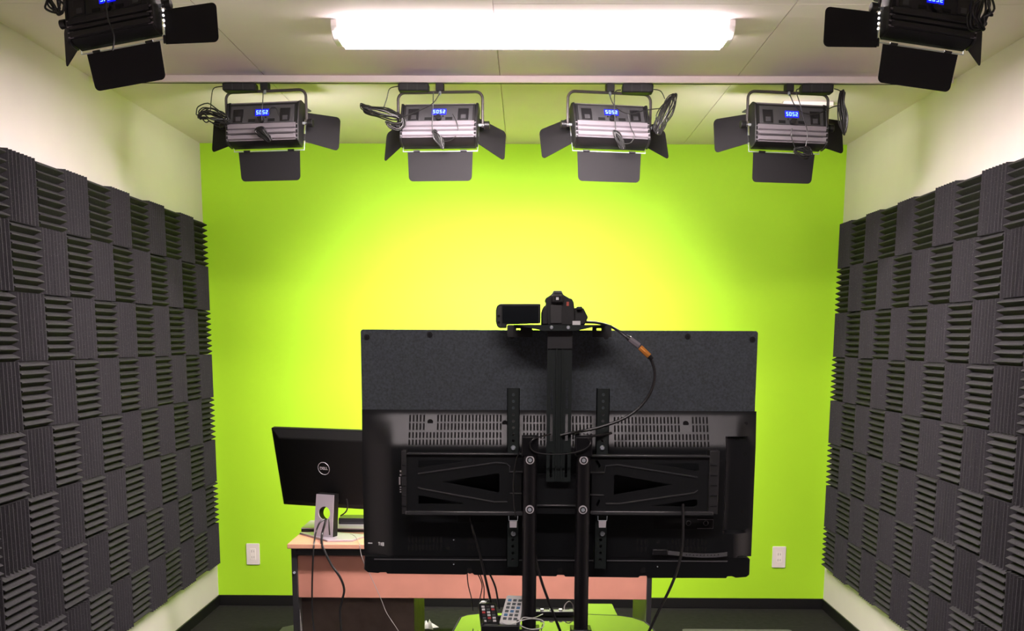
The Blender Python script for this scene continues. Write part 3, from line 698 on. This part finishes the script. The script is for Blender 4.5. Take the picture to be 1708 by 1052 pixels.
# video cable with two metal connectors
YQ = 2.40
cord('video_cable', [at(977, 537, 2.45), at(995, 538, 2.45), at(1015, 543, 2.44), at(1032, 552, 2.42), at(1046, 563, 2.41)], .0030, 'black video cable leaving the video camera towards the silver connector')
def connector(name, p, q, r, m, label):
    o = empty(name, q, label, 'connector')
    p, q = Vector(p), Vector(q); d = (q - p)
    MB().cyl(p, q, r, 6).build('sleeve', m, o, bevel=.0008)
    MB().cyl(p - d * .35, p, r * .55, 10, r * .95).build('strain_relief', 'cable_black', o)
    return o
c1, c2, c3 = at(1050, 565, 2.405), at(1062, 577, 2.402), at(1082, 598, 2.40)
connector('video_connector', c1, at(1066, 577, 2.405), .0066, 'silver', 'silver cable connector hanging on the upper back of the television')
connector('video_connector', at(1083, 594, 2.40), at(1067.5, 579, 2.404), .0066, 'connector_orange', 'orange cable connector hanging on the upper back of the television')
cord('video_cable', [at(1081, 593, YQ), at(1089, 607, YQ), at(1092, 628, YQ), at(1085, 654, YQ), at(1066, 680, YQ), at(1040, 698, YQ), at(1005, 711, YQ), at(975, 718, YQ), at(952, 722, 2.385), at(935, 726, 2.385)], .0031, 'black video cable curving from the orange connector to the camera column')
cord('thin_cable', [at(952, 722, 2.405), at(985, 727, 2.405), at(1020, 722, 2.43)], .003, 'short black cable end behind the camera column')
cord('thin_cable', [at(918, 724, 2.37), at(890, 732, 2.345), at(884, 744, 2.345), at(893, 754, 2.348), at(920, 757.5, 2.35), at(950, 756, 2.348), at(975, 749, 2.345), at(985, 738, 2.345), at(978, 728, 2.36)], .0016, 'thin black cable looped around the tops of both poles')
cord('thin_cable', [at(868, 752, 2.385), at(861, 768, 2.385), at(856.5, 800, 2.385), at(857, 835, 2.385), at(860, 862, 2.385)], .0016, 'thin black cable arching left of the left pole')
cord('power_cable', [at(785, 862, 2.445), at(788, 880, 2.43), at(795, 905, 2.43), at(803, 935, 2.43), at(810, 965, 2.43), at(818, 1000, 2.44), at(826, 1030, 2.45), at(828, 1046, 2.455)], .0028, 'black cord dropping from the power inlet of the television to the tray')
cord('power_cable', [at(1139, 840, 2.40), at(1139.5, 870, 2.395), at(1138, 910, 2.395), at(1131, 945, 2.395), at(1118, 980, 2.395), at(1098, 1020, 2.395), at(1078, 1062, 2.395), at(1050, 1120, 2.395), at(1040, 1180, 2.39)], .0032, 'black cord dropping past the perforated strap on the right of the television')
cord('power_cable', [at(893, 880, 2.415), at(893, 925, 2.41), at(902, 965, 2.41), at(918, 1010, 2.41), at(936, 1056, 2.41)], .0030, 'black cord running diagonally between the two poles')
cord('thin_cable', [at(816, 955, 2.47), at(826, 978, 2.47), at(831, 1005, 2.47), at(833, 1015, 2.47)], .0022, 'short black wire under the television beside the remote controls')
for k, (l, lb) in enumerate((([(779, 952), (781, 975), (787, 1000), (789, 1018)], 'thin black wire hanging under the television, leftmost of three'), ([(796, 955), (804, 975), (801, 995), (797, 1015)], 'thin black wire hanging under the television, middle of three'), ([(800, 955), (807, 978), (807, 1000)], 'thin black wire hanging under the television, rightmost of three'))):
    cord('thin_cable', [at(u, v, 2.52) for u, v in l], .0012, lb)
pl = at(806, 1005, 2.52); pg = empty('inline_plug', pl, 'small pale plug hanging on a wire under the television', 'plug')
MB().prism([(pl.x - .011, pl.z - .004), (pl.x + .004, pl.z - .002), (pl.x + .009, pl.z + .004), (pl.x - .004, pl.z + .004)], 2.515, 2.525).build('plug_body', 'white_plastic', pg, bevel=.001)
MB().cyl((pl.x + .004, 2.52, pl.z + .002), (pl.x + .014, 2.52, pl.z + .006), .003, 8).build('strain_relief', 'cable_black', pg)

# perforated strap across the lower housing
YX = 2.462
stp = [(1090, 920), (1118, 922), (1145, 925), (1172, 926.5), (1195, 926), (1213, 924)]
top = [tvp(u, v - 3.4, YX) for u, v in stp]; bot = [tvp(u, v + 3.2, YX) for u, v in stp[::-1]]
hs = [circ(*tvp(1145 + 5.9 * i, 925.0 + (.9 if 1 < i < 9 else .2), YX), .0016, 8) for i in range(10)]
sp = empty('perforated_strap', at(1150, 926, YX), 'grey perforated plastic strap below the right vents of the television', 'strap')
MB().plate(top + bot, hs, lambda a, b, h: (a, YX + h, b), .0015).build('band', 'strap_grey', sp)
MB().box(*tq(1088, 916, 1114, 926, YX - .004, YX + .004)).build('buckle', 'black_plastic', sp, bevel=.002)

# ------------------------------------------------------------------ things on the tray
hb = atz(833, 1050, ZT)
rb = empty('remote_holder', (hb.x, hb.y, ZT), 'black open holder on the tray with remote controls leaning in it', 'holder')
hx0, hx1 = at(803, 1040, 2.34).x, at(866, 1040, 2.34).x; zh = at(830, 1040, 2.33).z
for a, b, nm in (((hx0, 2.315, ZT), (hx1, 2.322, zh), 'front_wall'), ((hx0, 2.378, ZT), (hx1, 2.385, zh + .006), 'rear_wall'), ((hx0, 2.322, ZT), (hx0 + .006, 2.378, zh + .003), 'side_wall'), ((hx1 - .006, 2.322, ZT), (hx1, 2.378, zh + .003), 'side_wall'), ((hx0 + .006, 2.322, ZT), (hx1 - .006, 2.378, ZT + .006), 'holder_floor')):
    MB().box(a, b).build(nm, 'black_plastic', rb, bevel=.002)
def remote(p, rz, rx, w, l, t, body, label, rows, colsn, bm):
    o = empty('remote_control', p, label, 'remote control', 'remote controls on the tray', rot=(rx, 0, rz), world=False)
    MB().prism(rrect(-w / 2, 0, w / 2, l, .006), 0, t, 'z').build('case', body, o, bevel=.002)
    for r in range(rows):
        for c in range(colsn):
            x = (c - (colsn - 1) / 2) * w * .8 / colsn; y = l * (.12 + .78 * r / rows)
            MB().box((x - w * .26 / colsn, y, t), (x + w * .26 / colsn, y + l * .42 / rows, t + .0015)).build('button', bm[(r * 3 + c) % len(bm)], o)
    return o
# they lean back with the button side turned up and towards the viewer
pr_ = at(822, 1042, 2.345); remote((pr_.x - .006, 2.345, ZT + .022), .12, .36, .040, .085, .014, 'black_plastic', 'black remote control with pale and red buttons on the tray', 6, 3, ['white_mark', 'camera_grey', 'white_mark', 'button_grey', 'button_red'])
pr2 = at(848, 1040, 2.352); remote((pr2.x + .002, 2.350, ZT + .024), -.16, .40, .044, .105, .014, 'white_plastic', 'white remote control with grey number buttons on the tray', 6, 3, ['button_grey', 'button_grey', 'button_grey', 'button_blue'])
cord('white_cord', [atz(905, 1024, ZT + .012), at(890, 1030, 2.335), at(872, 1030, 2.33), at(868, 1042, 2.33), at(885, 1049, 2.335), at(905, 1046, 2.335), at(904, 1034, 2.335), at(880, 1032, 2.33), at(850, 1041, 2.325), at(836, 1037, 2.318)], .0012, 'thin white cord looped around the left pole above the tray', m='cable_white')
ps = atz(925, 1026, ZT); a, b = atz(890, 1026, ZT), atz(957, 1026.5, ZT)
pw = empty('power_strip', (ps.x, ps.y, ZT), 'black power strip along the far edge of the tray between the poles', 'power strip')
MB().box((a.x, ps.y - .012, ZT + .001), (b.x, ps.y + .012, ZT + .012)).build('strip_body', 'black_plastic', pw, bevel=.002)
for k in range(3): x = a.x + .02 + k * .022; MB().box((x - .004, ps.y - .006, ZT + .012), (x + .004, ps.y + .006, ZT + .016)).build('plug', 'white_plastic', pw, bevel=.001)
cord('thin_cable', [at(941, 1022, ps.y), at(942, 1010, ps.y + .02), at(949, 1003, ps.y + .03), at(955, 1008, ps.y + .03), at(957, 1022, ps.y + .02)], .0016, 'small grey cable arch rising from the power strip', m='cable_grey')

# ------------------------------------------------------------------ desk
YD0, YD1, ZD = 4.945, 5.63, .700
dx0, dx1 = atz(478, 908, ZD).x, at(1098, 908, YD0).x
dk = empty('desk', ((dx0 + dx1) / 2, 5.3, 0), 'wood-topped office desk with a salmon modesty panel behind the television', 'desk')
MB().box((dx0, YD0, ZD - .021), (dx1, YD1, ZD)).build('desktop', 'desk_top', dk, bevel=.002)
lx0, lx1 = at(489, 1000, 4.97).x, at(497, 1000, 4.97).x; rx0, rx1 = at(1079, 1000, 4.97).x, at(1086, 1000, 4.97).x
for a, b in ((lx0, lx1), (rx0, rx1)):
    MB().box((a, 5.0, .0), (b, YD1 - .02, ZD - .021)).build('side_panel', 'desk_side', dk, bevel=.001)
    lg = MB().box((a - .001, 4.963, .0), (b + .001, 5.0, ZD - .021)).build('front_edge', 'black_matte', dk, bevel=.001)
    MB().cyl(((a + b) / 2, 4.958, .565), ((a + b) / 2, 4.963, .565), .006, 10).build('edge_bolt', 'chrome', lg)
zm = at(600, 996.5, 4.99).z
MB().box((lx1, 4.967, ZD - .055), (rx0, 4.985, ZD - .021)).build('apron', 'black_matte', dk)
MB().box((lx1, 4.988, zm), (rx0, 5.006, ZD - .03)).build('modesty_panel', 'desk_wood', dk, bevel=.001)
pd0, pd1 = at(500, 1020, 5.06).x, at(691, 1020, 5.06).x
pe = empty('drawer_pedestal', ((pd0 + pd1) / 2, 5.3, 0), 'brown drawer pedestal standing under the desk below the monitor', 'drawer unit')
MB().box((pd0, 5.06, .03), (pd1, 5.58, .62)).build('carcass', 'brown_laminate', pe, bevel=.002)
for xx in (pd0 + .04, pd1 - .04):
    for yy in (5.1, 5.54): MB().cyl((xx, yy, 0), (xx, yy, .03), .018, 12).build('caster', 'black_plastic', pe)
for k in range(3): MB().box((pd0 + .004, 5.58, .05 + k * .19), (pd1 - .004, 5.596, .23 + k * .19)).build('drawer_front', 'desk_side', pe, bevel=.002)

# monitor
MX = at(545, 893, 5.12)
mo = empty('monitor', (MX.x, 5.12, ZD), 'black computer monitor on a silver stand seen from behind, left of the television', 'monitor', rot=(0, 0, -math.radians(20)), world=False)
TI = Matrix.Translation((0, 0, 0)) @ Matrix.Translation((.0, .045, .322)) @ Matrix.Rotation(math.radians(13), 4, 'X')
Wm, Hm = .562, .386
MB(TI).prism(rrect(-Wm / 2, -Hm / 2, Wm / 2, Hm / 2, .004), -.008, .016).build('panel', 'monitor_black', mo, bevel=.002)
ch = MB(TI); a0 = [(-Wm / 2 + .002, -Hm / 2 + .002), (Wm / 2 - .002, -Hm / 2 + .002), (Wm / 2 - .002, Hm / 2 - .002), (-Wm / 2 + .002, Hm / 2 - .002)]
a1 = [(-Wm / 2 + .05, -Hm / 2 + .03), (Wm / 2 - .05, -Hm / 2 + .03), (Wm / 2 - .05, Hm / 2 - .04), (-Wm / 2 + .05, Hm / 2 - .04)]
ch.add([(x, -.008, z) for x, z in a0] + [(x, -.034, z) for x, z in a1], [(0, 1, 2, 3), (7, 6, 5, 4)] + [(i, (i + 1) % 4, (i + 1) % 4 + 4, i + 4) for i in range(4)])
ch.build('back_shell', 'monitor_black', mo, bevel=.004)
MB(TI).box((-Wm / 2 + .012, .0162, -Hm / 2 + .018), (Wm / 2 - .012, .0172, Hm / 2 - .012)).build('screen', 'screen_dark', mo)
lg = MB(TI).tube([(.030 * math.cos(t) - .012, -.0350, .012 + .030 * math.sin(t)) for t in [2 * PI * i / 32 for i in range(32)]], .0011, 6, closed=True).build('emblem', 'silver_light', mo)
td = bpy.data.curves.new('lettering', 'FONT'); td.body = 'DELL'; td.size = .0185; td.align_x = 'CENTER'; td.align_y = 'CENTER'; td.extrude = .0005; td.offset = .0003
tmp = bpy.data.objects.new('t', td); COL.objects.link(tmp)
me = bpy.data.meshes.new_from_object(tmp.evaluated_get(bpy.context.evaluated_depsgraph_get())); bpy.data.objects.remove(tmp)
me.materials.clear(); me.materials.append(MATS['silver_light'])
tx = bpy.data.objects.new('lettering', me); COL.objects.link(tx); tx.parent = lg
tx.matrix_local = TI @ Matrix.Translation((-.012, -.0355, .012)) @ Matrix.Rotation(PI / 2, 4, 'X')
# silver neck with a round cable hole, dark flank, angular foot
nk = Matrix.Rotation(math.radians(-5), 4, 'X')
MB(nk).plate([(-.050, .008), (.048, .008), (.052, .205), (-.040, .205)], [circ(.004, .118, .031, 24)], lambda a, b, h: (a, -.035 + h, b), .006).build('neck', 'stand_silver', mo)
MB(nk).plate([(-.046, .008), (.050, .008), (.053, .21), (-.036, .21)], [circ(.004, .118, .031, 24)], lambda a, b, h: (a, -.029 + h, b), .040).build('neck_core', 'monitor_black', mo)
MB(TI).box((-.035, -.050, -.15), (.045, -.030, -.115)).build('neck_mount', 'monitor_black', mo)
foot = [(-.135, .045), (-.155, -.02), (-.02, -.075), (.105, -.105), (.125, .02), (.02, .10)]
MB().prism([(-.165, .03), (.06, -.10), (.165, -.05), (.165, .10), (-.06, .11)], 0, .010, 'z').build('foot', 'stand_silver', mo, bevel=.002)

# things behind the monitor
a, b = atz(506, 884, ZD), atz(640, 892, ZD)
lp = empty('closed_laptop', (-.80, 5.36, ZD), 'closed slim laptop with a grey lid lying on the desk behind the monitor', 'laptop')
MB().box((a.x, 5.27, ZD), (a.x + .42, 5.50, ZD + .014)).build('base', 'black_plastic', lp, bevel=.003)
MB().box((a.x, 5.27, ZD + .0145), (a.x + .42, 5.50, ZD + .021)).build('lid', 'stand_silver', lp, bevel=.002)
bx = at(566, 878, 5.40).x
dv = empty('dock', (bx + .1, 5.44, ZD + .021), 'flat black box on the laptop at the edge of the television', 'dock')
MB().box((bx, 5.38, ZD + .0215), (bx + .2, 5.49, ZD + .052)).build('case', 'black_plastic', dv, bevel=.003)
MB().box((bx + .01, 5.379, ZD + .028), (bx + .19, 5.381, ZD + .030)).build('seam', 'lamp_grey', dv)

# cables hanging over the desk
YM = 4.935
cord('monitor_cable', [at(541, 866, 5.05), at(533, 872, 5.035), at(527, 887, 5.02), at(524, 905, 4.955), at(522.5, 925, YM), at(521, 960, YM), at(520.5, 1000, YM), at(522, 1035, YM), at(527, 1070, 4.92)], .0042, 'black monitor cable falling straight over the desk edge')
cord('monitor_cable', [at(544, 866, 5.05), at(541, 876, 5.035), at(537, 892, 5.02), at(537, 906, 4.955), at(541, 918, YM), at(553, 942, 4.92), at(567, 962, 4.91), at(574, 982, 4.91), at(571, 1000, 4.91), at(567, 1022, 4.91), at(571, 1070, 4.90)], .0055, 'thick black monitor cable bending across the modesty panel')
cord('monitor_cable', [at(549, 866, 5.05), at(549, 878, 5.035), at(550, 892, 5.03)], .0035, 'short black cable end inside the hole of the monitor stand')
cord('display_lead', [at(578, 832, 5.09), at(580, 843, 5.09), at(577, 853, 5.10), at(568, 860, 5.14)], .0032, 'black plug lead at the lower back of the monitor')
cord('grey_cable', [at(581, 889, 5.20), at(592, 894, 5.10), at(599, 906, 4.955), at(602.5, 925, YM), at(608, 940, YM), at(617, 958, YM), at(628, 982, YM), at(636, 1000, YM), at(645, 1022, YM), at(662, 1048, YM), at(690, 1090, YM)], .0016, 'thin grey cable draped over the desk front beside the television', m='cable_grey')

# floor things behind the desk
q = atz(715, 1047, .0)
cr = empty('crumpled_bag', (q.x, q.y, 0), 'small crumpled white bag on the dark floor under the desk', 'bag')
st_ = [(q.x + (.060 if i % 2 == 0 else .026) * math.cos(2 * PI * i / 10 + .2), q.y + (.05 if i % 2 == 0 else .022) * math.sin(2 * PI * i / 10 + .2)) for i in range(10)]
m_ = MB(); m_.add([(x, y, .002) for x, y in st_] + [((x + q.x) / 2, (y + q.y) / 2, .022 + .012 * ((i * 7) % 3)) for i, (x, y) in enumerate(st_)] + [(q.x, q.y, .02)],
      [tuple(range(9, -1, -1))] + [(i, (i + 1) % 10, (i + 1) % 10 + 10, i + 10) for i in range(10)] + [(10 + i, 10 + (i + 1) % 10, 20) for i in range(10)])
m_.build('film', 'white_plastic', cr)
m0, m1 = atz(1240, 1049, .006), atz(1412, 1050.5, .006)
fm = tag(MB().prism(rrect(m0.x - .35, 4.9, XR - .32, m0.y, .02), .0005, .006, 'z').build('floor_mat', 'floor_mat', bevel=.001), 'grey textured floor mat on the dark floor right of the desk', 'mat')
q0 = atz(468, 1050, .01); tag(MB().prism([(q0.x, 5.7), (q0.x + .28, 5.7), (q0.x + .28, 6.14), (q0.x + .06, 6.14), (q0.x, 6.08)], .0005, .012, 'z').build('floor_mat', 'floor_mat', bevel=.001), 'grey floor mat corner left of the desk', 'mat')

for o in bpy.data.objects:
    if '_w' in o: del o['_w']
